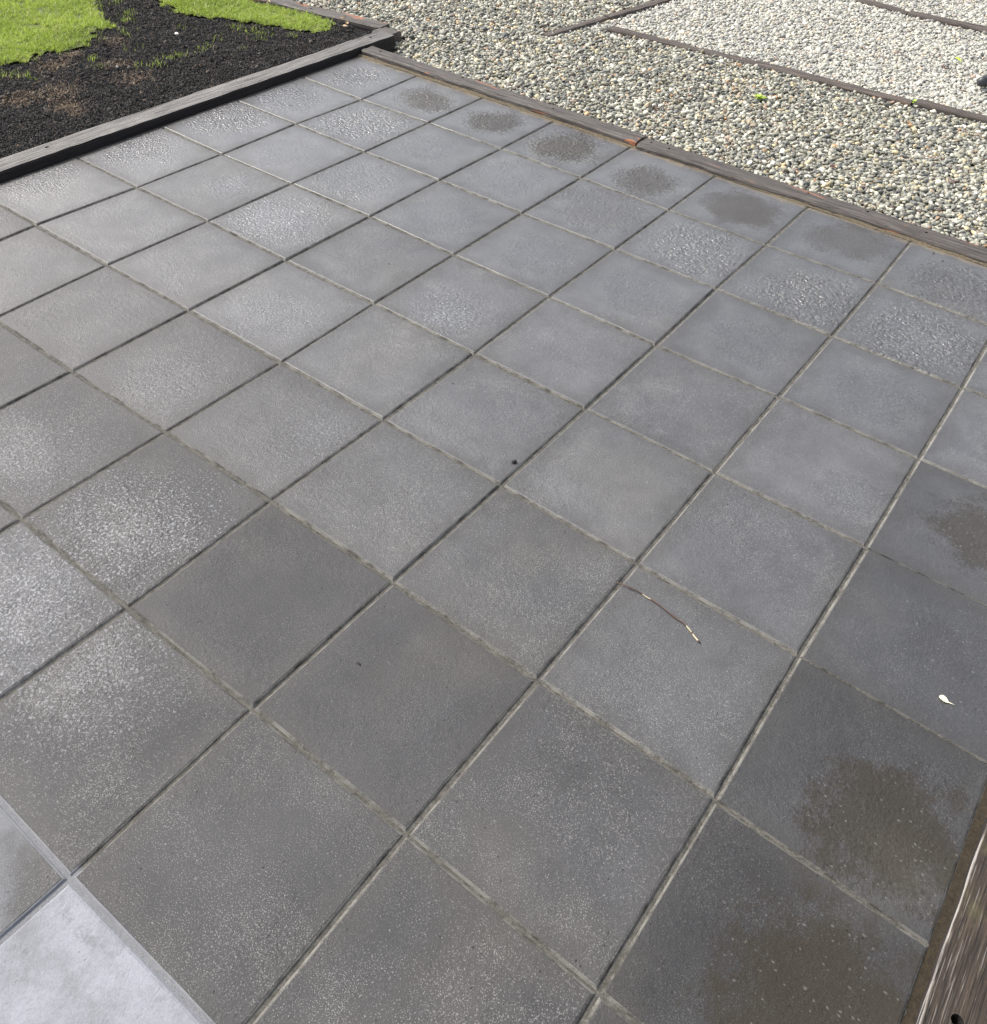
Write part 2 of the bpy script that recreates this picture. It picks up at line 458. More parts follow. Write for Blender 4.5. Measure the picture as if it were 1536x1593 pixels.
sheet('gravel_bed', -6, 9, 0.10, 9, GZ, M_GRAVEL_BED, 0.06, 0.012, 4.0, gravel_h)


def soil_h(x, y):
    return 0.010 * mnoise.noise(Vector((x * 9, y * 9, 0.4))) + 0.006 * mnoise.noise(Vector((x * 30, y * 30, 0.9)))


sheet('soil_ground', -6, -0.10, -6, 0.30, 0.002, M_SOIL, 0.03, 0.02, 2.5, soil_h)

# ------------------------------------------------------------------ patio: sand bed and pavers
S = 0.4
NI, NJ = 9, 11
OFF = {(1, 5): (-15, -2), (2, 5): (-12, -2), (4, 5): (8, 1), (5, 5): (5, 1), (1, 1): (14, -14), (2, 1): (4, -4), (2, 2): (6, -6),
       (5, 1): (0, -5), (5, 2): (0, 7), (6, 2): (-6, 8), (7, 1): (2, 11), (6, 8): (4, -4), (8, 6): (0, 2), (9, 6): (0, -2), (8, 4): (1, -4),
       (7, 6): (-3, 3), (5, 7): (7, -3), (5, 4): (6, -4), (1, 3): (5, -7), (2, 4): (-3, 3), (3, 2): (-3, 1), (3, 3): (-1, 8), (8, 7): (-1, -1),
       (8, 2): (3, -1), (8, 3): (1, -1), (6, 6): (-2, 7), (7, 7): (-4, 1), (6, 5): (1, 6), (7, 5): (-2, 1), (8, 5): (-3, 0), (7, 4): (-3, -5),
       (6, 7): (-3, 0), (5, 6): (1, 6), (4, 6): (5, 4), (6, 4): (0, -4), (6, 3): (0, -10), (7, 3): (-2, 2)}
Z0 = {}
for i in range(NI + 1):
    for j in range(NJ + 1):
        ox, oy = OFF.get((i, j), (random.uniform(-2, 2), random.uniform(-2, 2)))
        if i == 0: ox = 4
        if i == NI: ox = -1
        if j == 0: oy = -6
        Z0[(i, j)] = (i * S + ox * 0.001, -j * S + oy * 0.001)

patio = link_mesh('patio', [(-0.02, 0.02, -0.0052), (3.635, 0.02, -0.0052), (3.635, -4.6, -0.0052), (-0.02, -4.6, -0.0052)], [(3, 2, 1, 0)], M_BED)
tag(patio, kind='structure')
# wetness of single pavers: (i, j): (cx, cy, r, brown, ripple)
WET = {
    (0, 0): (0.00, 0.00, 0.11, 0.15, 0.9), (1, 0): (0.02, 0.00, 0.12, 0.85, 0.8), (2, 0): (0.00, 0.0, 0.115, 0.95, 0.65),
    (3, 0): (-0.01, 0.0, 0.14, 0.95, 0.8), (4, 0): (0.03, -0.04, 0.12, 0.9, 0.6), (5, 0): (0.03, 0.0, 0.15, 1.0, 0.12),
    (6, 0): (0.02, 0.03, 0.14, 0.7, 0.25), (7, 0): (0.03, -0.03, 0.14, 0.4, 0.8), (8, 0): (0.0, 0.0, 0.12, 0.5, 0.5),
    (0, 1): (-0.02, 0.0, 0.13, 0.0, 0.6), (1, 1): (0.0, 0.01, 0.15, 0.0, 1.0), (2, 1): (-0.03, 0.0, 0.10, 0.05, 0.35),
    (3, 1): (-0.04, 0.0, 0.14, 0.05, 0.3), (4, 1): (-0.02, 0.03, 0.15, 0.35, 0.5), (5, 1): (0.02, 0.01, 0.14, 0.1, 0.95),
    (6, 1): (0.05, -0.03, 0.14, 0.15, 0.95), (7, 1): (0.02, -0.04, 0.16, 0.05, 0.95), (8, 1): (0.0, 0.0, 0.12, 0.2, 0.4),
    (0, 2): (-0.06, 0.06, 0.13, 0.1, 0.9), (1, 2): (0.0, 0.0, 0.12, 0.0, 0.2), (2, 2): (-0.03, -0.02, 0.14, 0.0, 0.5),
    (3, 2): (-0.03, 0.0, 0.13, 0.0, 0.25), (0, 3): (-0.10, 0.02, 0.12, 0.2, 0.9), (0, 4): (-0.12, 0.0, 0.11, 0.2, 0.8),
    (1, 3): (0.04, 0.04, 0.08, 0.0, 0.4), (2, 3): (-0.04, -0.02, 0.15, 0.0, 0.6), (4, 3): (0.02, -0.08, 0.10, 0.0, 0.45),
    (3, 4): (0.0, -0.05, 0.10, 0.0, 0.35), (4, 5): (0.10, 0.06, 0.09, 0.0, 0.25), (3, 5): (0.03, -0.05, 0.09, 0.0, 0.25),
    (4, 6): (0.02, -0.09, 0.15, 0.0, 0.6), (3, 6): (0.0, -0.10, 0.12, 0.0, 0.35), (4, 7): (0.0, 0.03, 0.17, 0.0, 0.6), (5, 7): (-0.13, 0.06, 0.12, 0.0, 0.4),
    (8, 2): (0.02, -0.04, 0.10, 0.5, 0.2), (8, 3): (0.03, 0.03, 0.12, 0.9, 0.4), (8, 4): (0.10, 0.02, 0.13, 0.1, 0.25),
    (8, 5): (0.08, -0.05, 0.13, 0.95, 0.4), (8, 6): (0.08, 0.0, 0.17, 1.0, 0.15), (7, 3): (0.10, -0.06, 0.07, 0.2, 0.2),
}
TONE = {(8, 3): 0.74, (8, 4): 0.64, (8, 5): 0.56, (8, 6): 0.54, (8, 7): 0.6, (8, 2): 1.2, (7, 0): 1.0, (5, 6): 0.80, (5, 7): 0.88, (7, 5): 1.12, (7, 6): 0.95,
        (6, 6): 0.84, (6, 7): 0.85, (7, 7): 0.80, (6, 5): 0.88, (3, 4): 1.1, (2, 3): 1.1, (6, 4): 1.08, (1, 5): 1.15, (5, 3): 1.08}
SPAT = {(8, 3): 0.8, (8, 4): 0.8, (8, 5): 0.8, (8, 6): 0.7, (4, 6): 0.9, (3, 6): 0.9, (4, 7): 0.8, (5, 7): 0.8, (4, 5): 0.8, (3, 5): 0.6, (7, 0): 0.5, (0, 0): 0.7, (1, 0): 0.6}
CH, GAP = 0.0068, 0.0020


def paver(i, j):
    cs = [Z0[(i, j + 1)], Z0[(i + 1, j + 1)], Z0[(i + 1, j)], Z0[(i, j)]]
    cx = sum(c[0] for c in cs) / 4; cy = sum(c[1] for c in cs) / 4
    rz = random.uniform(-0.0012, 0.0012)
    tx, ty = random.uniform(-0.004, 0.004), random.uniform(-0.004, 0.004)
    g = [GAP + random.uniform(-0.0006, 0.0014) for _ in range(4)]    # bottom, right, top, left
    if (i, j) in ((8, 3), (8, 4), (8, 5)): g[0] = 0.0002; g[2] = 0.0002
    N = 14
    vs, fs = [], []
    ch_b, ch_r, ch_t, ch_l = [CH * random.uniform(0.85, 1.15) for _ in range(4)]
    if j in (3, 4, 5) and i == 8: ch_b *= 0.45; ch_t *= 0.45

    def quad(u, v, inset, w):
        # inset per side in metres (bottom, right, top, left)
        L = 0.4
        lo_u = inset[3] / L; hi_u = 1 - inset[1] / L; lo_v = inset[0] / L; hi_v = 1 - inset[2] / L
        uu = lo_u + (hi_u - lo_u) * u; vv = lo_v + (hi_v - lo_v) * v
        a = Vector(cs[0]).lerp(Vector(cs[1]), uu); b = Vector(cs[3]).lerp(Vector(cs[2]), uu)
        p = a.lerp(b, vv)
        return p
    top_in = [g[0] + ch_b, g[1] + ch_r, g[2] + ch_t, g[3] + ch_l]
    seed = i * 13.7 + j * 5.1

    def zt(x, y):
        return 0.0003 * mnoise.noise(Vector((x * 6, y * 6, seed)))
    for b in range(N + 1):
        for a in range(N + 1):
            p = quad(a / N, b / N, top_in, 0)
            x, y = p.x - cx, p.y - cy
            # ragged arris
            if a in (0, N) or b in (0, N):
                k = 0.0006 * mnoise.noise(Vector((x * 45 + seed, y * 45, seed)))
                if a == 0: x += k
                if a == N: x -= k
                if b == 0: y += k
                if b == N: y -= k
            vs.append((x, y, zt(x, y)))
    for b in range(N):
        for a in range(N):
            q = b * (N + 1) + a
            fs.append((q, q + 1, q + N + 2, q + N + 1))
    ring = [a for a in range(N)] + [N + b * (N + 1) for b in range(N)] + [(N + 1) * N + N - a for a in range(N)] + [(N - b) * (N + 1) for b in range(N)]
    uv = [(a / N, 0) for a in range(N)] + [(1, b / N) for b in range(N)] + [(1 - a / N, 1) for a in range(N)] + [(0, 1 - b / N) for b in range(N)]
    prev = ring
    for depth, k in ((-0.0016, 0.55), (-0.0056, 0.08), (-0.0075, 0.0), (-0.04, -0.0)):
        ins = [g[q] + (top_in[q] - g[q]) * k for q in range(4)]
        cur = []
        for (u, v) in uv:
            p = quad(u, v, ins, 0)
            w = 0.0003 * mnoise.noise(Vector((p.x * 60, p.y * 60, depth * 100 + seed)))
            cur.append(len(vs)); vs.append((p.x - cx + w, p.y - cy + w, depth))
        for q in range(len(prev)):
            r2 = (q + 1) % len(prev)
            fs.append((prev[q], cur[q], cur[r2], prev[r2]))
        prev = cur
    o = link_mesh('paver', vs, fs, M_PAVER, patio)

    me = o.data
    me.polygons.foreach_set('use_smooth', [q < N * N for q in range(len(fs))])
    ek = {tuple(sorted((ring[q], ring[(q + 1) % len(ring)]))) for q in range(len(ring))}
    sa = me.attributes.new('sharp_edge', 'BOOLEAN', 'EDGE')
    for e in me.edges:
        if tuple(sorted(e.vertices)) in ek: sa.data[e.index].value = True
    o.location = (cx, cy, rz)
    o.rotation_euler = (tx, ty, 0)
    w = WET.get((i, j))
    if not w:
        w = (random.uniform(-.08, .08), random.uniform(-.08, .08), 0.0, 0.0, 0.0) if j > 2 else (0.02, 0.0, 0.11, 0.05, 0.3)
    o['wet'] = [w[0], w[1], w[2]]
    o['film'] = [w[3], w[4], TONE.get((i, j), random.uniform(0.86, 1.12)) * (0.84 if j > 5 else 0.93 if j > 4 else 1.0) * (1.1 if j < 4 else 1.0)]
    whiteness = 1.6 if (i, j) == (6, 8) else (0.55 if (i, j) == (5, 8) else (0.12 if (i, j) == (4, 7) else 0.0))
    fleck = 0.35 if (i == 8 and j >= 3) else (0.75 if j < 3 else 1.0)
    if (i, j) in ((5, 6), (6, 6)): fleck = 0.45
    o['ripple_scale'] = {0: 62.0, 1: 68.0, 2: 80.0, 3: 95.0, 4: 110.0}.get(j, 98.0)
    o['film_gloss'] = 0.07 if j < 3 else (0.12 if i > 3 and j < 6 else 0.16)
    o['film_weight'] = 1.0 if j < 4 else 0.14
    o['residue_glint'] = (0.0 if i == 8 else max(0.0, w[4] * 0.7 - w[3] * 0.7)) if j < 3 or i == 8 else min(1.0, w[4] * 1.8)  # far rows: glitter of the wet film goes into the bead colour
    o['ragged'] = 0.9 if j < 3 else 2.3
    o['spatter'] = SPAT.get((i, j), 0.0)
    o['surface'] = [whiteness, fleck, (0.9 if j < 3 else 0.6 if j < 5 else 0.25 if j < 6 else 0.0)]
    if (i, j) == (6, 8): o['label'] = 'whitened paver'; o.rotation_euler = (0, -0.01, 0)
    return o


for j in range(NJ):
    for i in range(NI):
        paver(i, j)


# ------------------------------------------------------------------ timbers
M_SHADE_SIDE = timber_material('shaded_side_wood', (0.030, 0.024, 0.022), (0.012, 0.010, 0.010), 0, (0.06, 0.05, 0.045), 0.2, 0, 0.7)  # shade of the upright faces put into the wood colour


def timber(name, x0, y0, x1, y1, width, ztop, depth, mat, label, cat='timber', group=None, holes=(), side=1, amp=0.004, round_=0.006, seed=0.0, zend=None, hole_r=0.008, step=0.03, low=None, shade_side=False):
    """a squared timber whose near top edge runs from (x0,y0) to (x1,y1); it lies to the left of that direction when side is 1"""
    d = Vector((x1 - x0, y1 - y0)); L = d.length; d /= L
    nrm = Vector((-d.y, d.x)) * side
    n = max(3, int(L / step))
    ang = math.atan2(d.y, d.x)
    prof = [(0.0, -depth), (0.0, -round_ * 2.6), (0.0015, -round_), (round_, -0.0006)]
    m = 8
    for q in range(1, m): prof.append((round_ + (width - 2 * round_) * q / m, 0.0))
    prof += [(width - round_, -0.0006), (width - 0.0015, -round_), (width, -round_ * 2.6), (width, -depth)]
    vs, fs = [], []
    K = len(prof)
    for a in range(n + 1):
        t = a / n
        s = L * t
        endw = 0.0
        for k, (w, z) in enumerate(prof):
            nz = mnoise.noise(Vector((s * 2.2 + seed, w * 8, seed * 1.7)))
            nz2 = mnoise.noise(Vector((s * 14 + seed, w * 30, seed)))
            e0 = mnoise.noise(Vector((s * 1.6 + seed, 7.0, seed))) * amp + mnoise.noise(Vector((s * 9, 3.0, seed + (0 if w < width / 2 else 5)))) * amp * 0.5
            ww = w + e0 + (nz2 * amp * 0.25)
            zz = z + (nz * amp * 0.5 + nz2 * amp * 0.22 if z > -0.03 else 0)
            zz += (zend * t if zend else 0)
            if low and w < width * 0.25: zz -= low * (1 - w / (width * 0.25)) * (0.5 + 0.5 * mnoise.noise(Vector((s * 2.5, 1, seed))))
            ss = s
            if a == 0: ss += 0.004 * mnoise.noise(Vector((w * 40, z * 30, seed)))
            if a == n: ss += 0.004 * mnoise.noise(Vector((w * 40, z * 30, seed + 4)))
            vs.append((ss, ww * side, zz))
    for a in range(n):
        for k in range(K - 1):
            q = a * K + k
            f = (q, q + 1, q + K + 1, q + K)
            fs.append(f if side < 0 else f[::-1])
    c0 = tuple(range(K)); c1 = tuple(n * K + k for k in range(K))
    fs.append(c0 if side > 0 else c0[::-1]); fs.append(c1[::-1] if side > 0 else c1)
    # bottom
    for a in range(n):
        f = (a * K, a * K + K, a * K + 2 * K - 1, a * K + K - 1)
        fs.append(f if side < 0 else f[::-1])
    me = bpy.data.meshes.new(name)
    me.from_pydata(vs, [], fs)
    me.materials.append(mat)
    me.materials.append(M_BORE)
    me.materials.append(M_SHADE_SIDE)
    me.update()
    if shade_side:  # steep faces get the wood with painted-in shade
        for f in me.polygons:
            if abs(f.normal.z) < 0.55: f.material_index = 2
    bmt = bmesh.new(); bmt.from_mesh(me); bmesh.ops.recalc_face_normals(bmt, faces=bmt.faces); bmt.to_mesh(me); bmt.free()
    o = bpy.data.objects.new(name, me); C.objects.link(o)
    o.location = (x0, y0, ztop); o.rotation_euler = (0, 0, ang)
    if holes:
        bm = bmesh.new()
        for (hx, hy, rr) in holes:
            rel = Vector((hx - x0, hy - y0)); s = rel.dot(d); w = rel.dot(Vector((-d.y, d.x)))
            mt = Matrix.Translation((s, w, -0.014))
            bmesh.ops.create_cone(bm, cap_ends=True, segments=14, radius1=rr * 0.8, radius2=rr, depth=0.045, matrix=mt)
        for f in bm.faces: f.material_index = 1
        cm = bpy.data.meshes.new('bore'); bm.to_mesh(cm); bm.free()
        cm.materials.append(mat); cm.materials.append(M_BORE); cm.materials.append(M_SHADE_SIDE)
        co = bpy.data.objects.new('bore', cm); C.objects.link(co)
        co.location = o.location; co.rotation_euler = o.rotation_euler
        bpy.context.view_layer.update()
        md = o.modifiers.new('b', 'BOOLEAN'); md.operation = 'DIFFERENCE'; md.object = co; md.solver = 'EXACT'
        dg = bpy.context.evaluated_depsgraph_get()
        new = bpy.data.meshes.new_from_object(o.evaluated_get(dg), preserve_all_data_layers=True, depsgraph=dg)
        o.modifiers.clear(); o.data = new
        bpy.data.objects.remove(co); bpy.data.meshes.remove(cm)
    tag(o, label, cat, group)
    return o


G1 = 'sleepers edging the patio'
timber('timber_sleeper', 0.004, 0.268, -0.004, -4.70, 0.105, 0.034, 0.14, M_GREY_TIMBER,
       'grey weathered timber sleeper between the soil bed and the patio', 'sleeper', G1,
       holes=((-0.066, -1.660, 0.0085), (-0.062, 0.158, 0.0085)), side=-1, seed=2.0, amp=0.006, round_=0.003, shade_side=True)
timber('timber_sleeper', 0.012, 0.012, 1.612, 0.004, 0.088, 0.024, 0.10, M_BROWN_TIMBER,
       'brown grey sleeper between gravel and patio, starting at the far corner', 'sleeper', G1,
       holes=((0.096, 0.062, 0.006), (0.615, 0.074, 0.006), (1.150, 0.056, 0.006)), seed=9.0, amp=0.008, low=0.004)
timber('timber_sleeper', 1.622, -0.006, 3.74, 0.012, 0.096, 0.0165, 0.10, M_BROWN_TIMBER,
       'dark brown sleeper with orange patches along the gravel at right', 'sleeper', G1,
       holes=((1.660, 0.052, 0.006), (1.748, 0.050, 0.006), (2.362, 0.066, 0.006), (2.600, 0.070, 0.006), (2.826, 0.062, 0.006)), seed=14.0, amp=0.009, low=0.007)
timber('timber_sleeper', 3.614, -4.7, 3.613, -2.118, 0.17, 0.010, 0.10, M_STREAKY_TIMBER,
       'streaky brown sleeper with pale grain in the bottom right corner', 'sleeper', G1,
       holes=((3.663, -2.492, 0.0105),), side=-1, seed=21.0, amp=0.005, step=0.02, round_=0.004, shade_side=True)
timber('timber_sleeper', 3.622, -2.098, 3.625, -0.02, 0.17, 0.009, 0.10, M_STREAKY_TIMBER,
       'streaky brown sleeper on the far side of the dark joint at the right edge', 'sleeper', G1, side=-1, seed=23.0, amp=0.005)
# sand that fills the gap beside the right-hand sleeper
vs, fs = [], []
for a in range(140):
    y = -4.6 + a * 4.58 / 139
    for k in range(5):
        x = 3.597 + 0.030 * k / 4
        z = -0.0045 + 0.0035 * k / 4 + 0.0022 * mnoise.noise(Vector((x * 60, y * 22, 1)))
        vs.append((x, y, z))
for a in range(139):
    for k in range(4):
        q = a * 5 + k
        fs.append((q, q + 1, q + 6, q + 5))
M_SAND = ground_material('wet_sand', (0.03, 0.023, 0.014), (0.15, 0.112, 0.066), 160, 1.0, (0.06, 0.055, 0.03), 0.55)
tag(link_mesh('sand_strip', vs, fs, M_SAND, smooth=True), kind='structure')
# sand washed against the gravel-side sleepers
vs, fs = [], []
for a in range(240):
    x = 0.0 + a * 3.62 / 239
    wdt = 0.018 + 0.012 * mnoise.noise(Vector((x * 5, 0, 0))) + 0.005 * mnoise.noise(Vector((x * 21, 4, 0)))
    for k in range(5):
        y = 0.014 - wdt * k / 4 - 0.004
        z = 0.0055 * (1 - k / 4) ** 1.5 - 0.0018 * (k / 4) + 0.0012 * mnoise.noise(Vector((x * 50, y * 50, 1)))
        vs.append((x, y, z - 0.001))
for a in range(239):
    for k in range(4):
        q = a * 5 + k
        fs.append((q, q + 5, q + 6, q + 1))
tag(link_mesh('sand_drift', vs, fs, ground_material('pale_sand', (0.10, 0.08, 0.05), (0.27, 0.22, 0.145), 90, 0.8), smooth=True), kind='structure')

G2 = 'timbers half buried in the gravel'
timber('gravel_timber', 0.66, 1.315, 2.345, 1.412, 0.070, -0.013, 0.07, M_BAY_TIMBER,
       'long brown timber half buried across the gravel, left of the weed joint', 'timber', G2, seed=31, amp=0.014)
timber('gravel_timber', 2.362, 1.428, 4.9, 1.53, 0.078, -0.010, 0.07, M_BAY_TIMBER,
       'reddish brown timber in the gravel continuing to the right edge', 'timber', G2, seed=35, amp=0.012)
timber('gravel_timber', 0.492, 0.985, 0.560, 1.50, 0.062, -0.018, 0.07, M_BAY_TIMBER,
       'short timber mostly covered by gravel, running away toward the top', 'timber', G2, seed=37, amp=0.016)
timber('gravel_timber', 0.562, 1.515, 0.66, 2.20, 0.060, -0.016, 0.07, M_BAY_TIMBER,
       'farther half covered timber at the top edge of the gravel', 'timber', G2, seed=39, amp=0.014)
timber('gravel_timber', 1.50, 2.96, 1.84, 2.895, 0.062, -0.012, 0.07, M_BAY_TIMBER,
       'short brown timber by the top edge, its far end sunk in pale gravel', 'timber', G2, seed=41, amp=0.014)
timber('gravel_timber', 1.85, 2.885, 4.6, 2.93, 0.095, -0.010, 0.07, M_BAY_TIMBER,
       'reddish brown timber in the top right corner of the gravel', 'timber', G2, seed=43, amp=0.012)
timber('edging_timber', -3.6, -0.115, -0.165, 0.342, 0.088, 0.018, 0.12, M_BROWN_TIMBER,
       'brown grey timber with bolt holes edging the lawn against the gravel', 'timber', None,
       holes=((-0.66, 0.318, 0.006), (-0.43, 0.352, 0.006)), seed=47, amp=0.006)
timber('timber_offcut', -0.165, 0.275, -0.055, 0.285, 0.115, 0.014, 0.09, M_BROWN_TIMBER,
       'short timber block with rough end grain wedged behind the corner sleeper', 'timber', None, seed=51, amp=0.008, round_=0.01, step=0.01)


# ------------------------------------------------------------------ scattered masses
def inst_object(name, pts, rot, scl, mat, n_var, shape, kind_label, seed=0, subdiv=2, flat=False):
    """points instanced with rounded stones made inside a node group"""
    me = bpy.data.meshes.new(name)
    me.vertices.add(len(pts))
    me.vertices.foreach_set('co', np.asarray(pts, dtype=np.float32).ravel())
    a = me.attributes.new('rot', 'FLOAT_VECTOR', 'POINT'); a.data.foreach_set('vector', np.asarray(rot, np.float32).ravel())
    a = me.attributes.new('scl', 'FLOAT_VECTOR', 'POINT'); a.data.foreach_set('vector', np.asarray(scl, np.float32).ravel())
    a = me.attributes.new('pick', 'INT', 'POINT'); a.data.foreach_set('value', rng.integers(0, n_var, len(pts)).astype(np.int32))
    me.materials.append(mat)
    me.update()
    o = bpy.data.objects.new(name, me); C.objects.link(o)
    g = bpy.data.node_groups.new(name + '_scatter', 'GeometryNodeTree')
    g.interface.new_socket('Geometry', in_out='INPUT', socket_type='NodeSocketGeometry')
    g.interface.new_socket('Geometry', in_out='OUTPUT', socket_type='NodeSocketGeometry')
    N = g.nodes; Lk = g.links
    gi = N.new('NodeGroupInput'); go = N.new('NodeGroupOutput')
    join = N.new('GeometryNodeJoinGeometry')
    for k in range(n_var):
        ico = N.new('GeometryNodeMeshIcoSphere'); ico.inputs['Radius'].default_value = 0.5; ico.inputs['Subdivisions'].default_value = subdiv
        tr = N.new('GeometryNodeTransform')
        r = random.Random(seed + k)
        tr.inputs['Scale'].default_value = (1.0, r.uniform(*shape[0]), r.uniform(*shape[1]))
        sp = N.new('GeometryNodeSetPosition')
        nz = N.new('ShaderNodeTexNoise'); nz.noise_dimensions = '4D'
        nz.inputs['Scale'].default_value = shape[2]; nz.inputs['W'].default_value = k * 3.7 + seed; nz.inputs['Detail'].default_value = 1.0
        sub = N.new('ShaderNodeVectorMath'); sub.operation = 'SUBTRACT'; sub.inputs[1].default_value = (0.5, 0.5, 0.5)
        mul = N.new('ShaderNodeVectorMath'); mul.operation = 'SCALE'; mul.inputs['Scale'].default_value = shape[3]
        Lk.new(nz.outputs['Color'], sub.inputs[0]); Lk.new(sub.outputs[0], mul.inputs[0])
        Lk.new(ico.outputs['Mesh'], sp.inputs['Geometry']); Lk.new(mul.outputs[0], sp.inputs['Offset'])
        Lk.new(sp.outputs[0], tr.inputs['Geometry'])
        ss = N.new('GeometryNodeSetShadeSmooth'); ss.inputs['Shade Smooth'].default_value = not flat
        Lk.new(tr.outputs[0], ss.inputs['Geometry'])
        sm = N.new('GeometryNodeSetMaterial'); sm.inputs['Material'].default_value = mat
        Lk.new(ss.outputs[0], sm.inputs['Geometry'])
        ti = N.new('GeometryNodeGeometryToInstance'); Lk.new(sm.outputs[0], ti.inputs[0])
        Lk.new(ti.outputs[0], join.inputs[0])
    io = N.new('GeometryNodeInstanceOnPoints')
    Lk.new(gi.outputs[0], io.inputs['Points']); Lk.new(join.outputs[0], io.inputs['Instance'])
    io.inputs['Pick Instance'].default_value = True

    def na(nm, typ):
        q = N.new('GeometryNodeInputNamedAttribute'); q.data_type = typ; q.inputs['Name'].default_value = nm
        return q.outputs['Attribute']
    Lk.new(na('pick', 'INT'), io.inputs['Instance Index'])
    e2r = N.new('FunctionNodeEulerToRotation'); Lk.new(na('rot', 'FLOAT_VECTOR'), e2r.inputs[0])
    Lk.new(e2r.outputs[0], io.inputs['Rotation'])
    Lk.new(na('scl', 'FLOAT_VECTOR'), io.inputs['Scale'])
    Lk.new(io.outputs[0], go.inputs[0])
    md = o.modifiers.new('scatter', 'NODES'); md.node_group = g
    tag(o, kind_label, kind='stuff')
    return o


def jitter_grid(x0, x1, y0, y1, sp):
    nx, ny = int((x1 - x0) / sp), int((y1 - y0) / sp)
    X, Y = np.meshgrid(np.arange(nx), np.arange(ny))
    X = X + 0.5 * (Y % 2)
    P = np.stack([x0 + (X.ravel() + rng.uniform(-.42, .42, X.size)) * sp, y0 + (Y.ravel() + rng.uniform(-.42, .42, X.size)) * sp], 1)
    return P


def smooth_noise(P, f, s):
    # cheap value noise through summed sines
    r = np.random.default_rng(s); v = 0
    for k in range(6):
        a = r.uniform(0, 6.28); w = f * r.uniform(0.6, 1.6); ph = r.uniform(0, 6.28)
        v = v + np.sin(P[:, 0] * math.cos(a) * w + P[:, 1] * math.sin(a) * w + ph)
    return v / 6


def y2(x):      # near edge of the long gravel timber
    return np.where(x < 2.35, 1.315 + (x - .66) * (0.097 / 1.685), 1.428 + (x - 2.362) * 0.0402)


# keep-out rectangles for the pebbles that would lie on the timbers: (x0, y0, x1, y1, width)
TIM = [(0.66, 1.315, 2.345, 1.412, 0.070), (2.362, 1.428, 4.9, 1.53, 0.078), (0.492, 0.985, 0.560, 1.50, 0.062), (0.562, 1.515, 0.66, 2.20, 0.060),
       (1.50, 2.96, 1.84, 2.895, 0.062), (1.85, 2.885, 4.6, 2.93, 0.095)]


def timber_keep(P, top):
    keep = np.ones(len(P), bool)
    for x0, y0, x1, y1, w in TIM:
        d = np.array([x1 - x0, y1 - y0]); L = np.hypot(*d); d /= L
        n = np.array([-d[1], d[0]])
        r = P - np.array([x0, y0])
        s = r @ d; t = r @ n
        cover = 0.019 + 0.034 * (smooth_noise(P, 18, int(x0 * 100)) + 0.2)
        # the far timbers are more heavily covered
        if w < 0.063: cover = cover + 0.004
        ins = (s > 0.0) & (s < L) & (t > np.maximum(cover, -0.004)) & (t < w - np.maximum(cover, -0.004))
        strays = rng.random(len(P)) < (0.2 if top else 0.06)
        keep &= ~(ins & ~strays)
    return keep


def edging_side(P):         # true on the gravel side of the lawn edging
    yl = -0.115 + (P[:, 0] + 3.6) * (0.457 / 3.435) + 0.094
    left = P[:, 0] < -0.06
    ok = np.where(left, P[:, 1] > yl + rng.uniform(-0.004, 0.01, len(P)), P[:, 1] > 0.098)
    ok &= ~((P[:, 0] > -0.20) & (P[:, 0] < 0.016) & (P[:, 1] < 0.285 + 0.0)) 
    ok &= ~((P[:, 0] > -0.175) & (P[:, 0] < -0.045) & (P[:, 1] < 0.405))
    ok &= ~((P[:, 0] < 0.012) & (P[:, 1] < 0.275))
    return ok


def bed_z(P):
    z = GZ + 0.010 * smooth_noise(P, 5, 3)
    z -= 0.014 * np.exp(-((P[:, 0] - 0.12) ** 2 + (P[:, 1] - 0.24) ** 2) / 0.02)
    return z


def pebbles(name, label, mat, x0, x1, y0, y1, sel, seed, dens=0.0145):
    allp, allr, alls = [], [], []
    for layer, (sp, dz, sz) in enumerate(((dens * 1.15, 0.004, 1.0), (dens, 0.013, 1.0), (dens * 1.5, 0.020, 1.05))):
        P = jitter_grid(x0, x1, y0, y1, sp)
        P = P[sel(P)]
        P = P[edging_side(P)]
        P = P[timber_keep(P, layer == 2)]
        n = len(P)
        L = np.clip(rng.lognormal(math.log(0.0208), 0.27, n), 0.010, 0.038) * sz
        tilt = 0.36
        R = np.stack([rng.normal(0, tilt, n), rng.normal(0, tilt, n), rng.uniform(0, 6.28, n)], 1)
        z = bed_z(P) + dz + rng.uniform(-0.004, 0.005, n)
        allp.append(np.c_[P, z]); allr.append(R); alls.append(np.stack([L, L * rng.uniform(.85, 1.15, n), L * rng.uniform(.8, 1.2, n)], 1))
    P = np.concatenate(allp); R = np.concatenate(allr); Sx = np.concatenate(alls)
    return inst_object(name, P, R, Sx, mat, 8, ((0.58, 0.85), (0.34, 0.58), 1.9, 0.42), label, seed)


pebbles('gravel', 'mixed grey and tan river pebbles beside the patio', M_PEB, -2.6, 5.2, 0.09, 2.2,
        lambda P: np.where(P[:, 0] > 0.62, P[:, 1] < y2(P[:, 0]) + 0.035, (P[:, 0] < 0.5 + (P[:, 1] - 1) * 0.135) | (P[:, 1] < 1.28)) & (P[:, 1] < 2.2), 3)
pebbles('gravel', 'pebbles with glare in their colour, in the bay beyond the long buried timber', M_PEB_PALE, 0.45, 5.4, 1.25, 4.3,
        lambda P: (P[:, 0] > 0.5 + (P[:, 1] - 1) * 0.135) & (P[:, 1] >= np.where(P[:, 0] > 0.62, y2(P[:, 0]) + 0.035, 1.28)), 40)
pebbles('gravel', 'grey pebbles left of the half covered timbers', M_PEB, -2.6, 1.2, 2.2, 4.0,
        lambda P: (P[:, 0] < 0.5 + (P[:, 1] - 1) * 0.135), 60, 0.017)


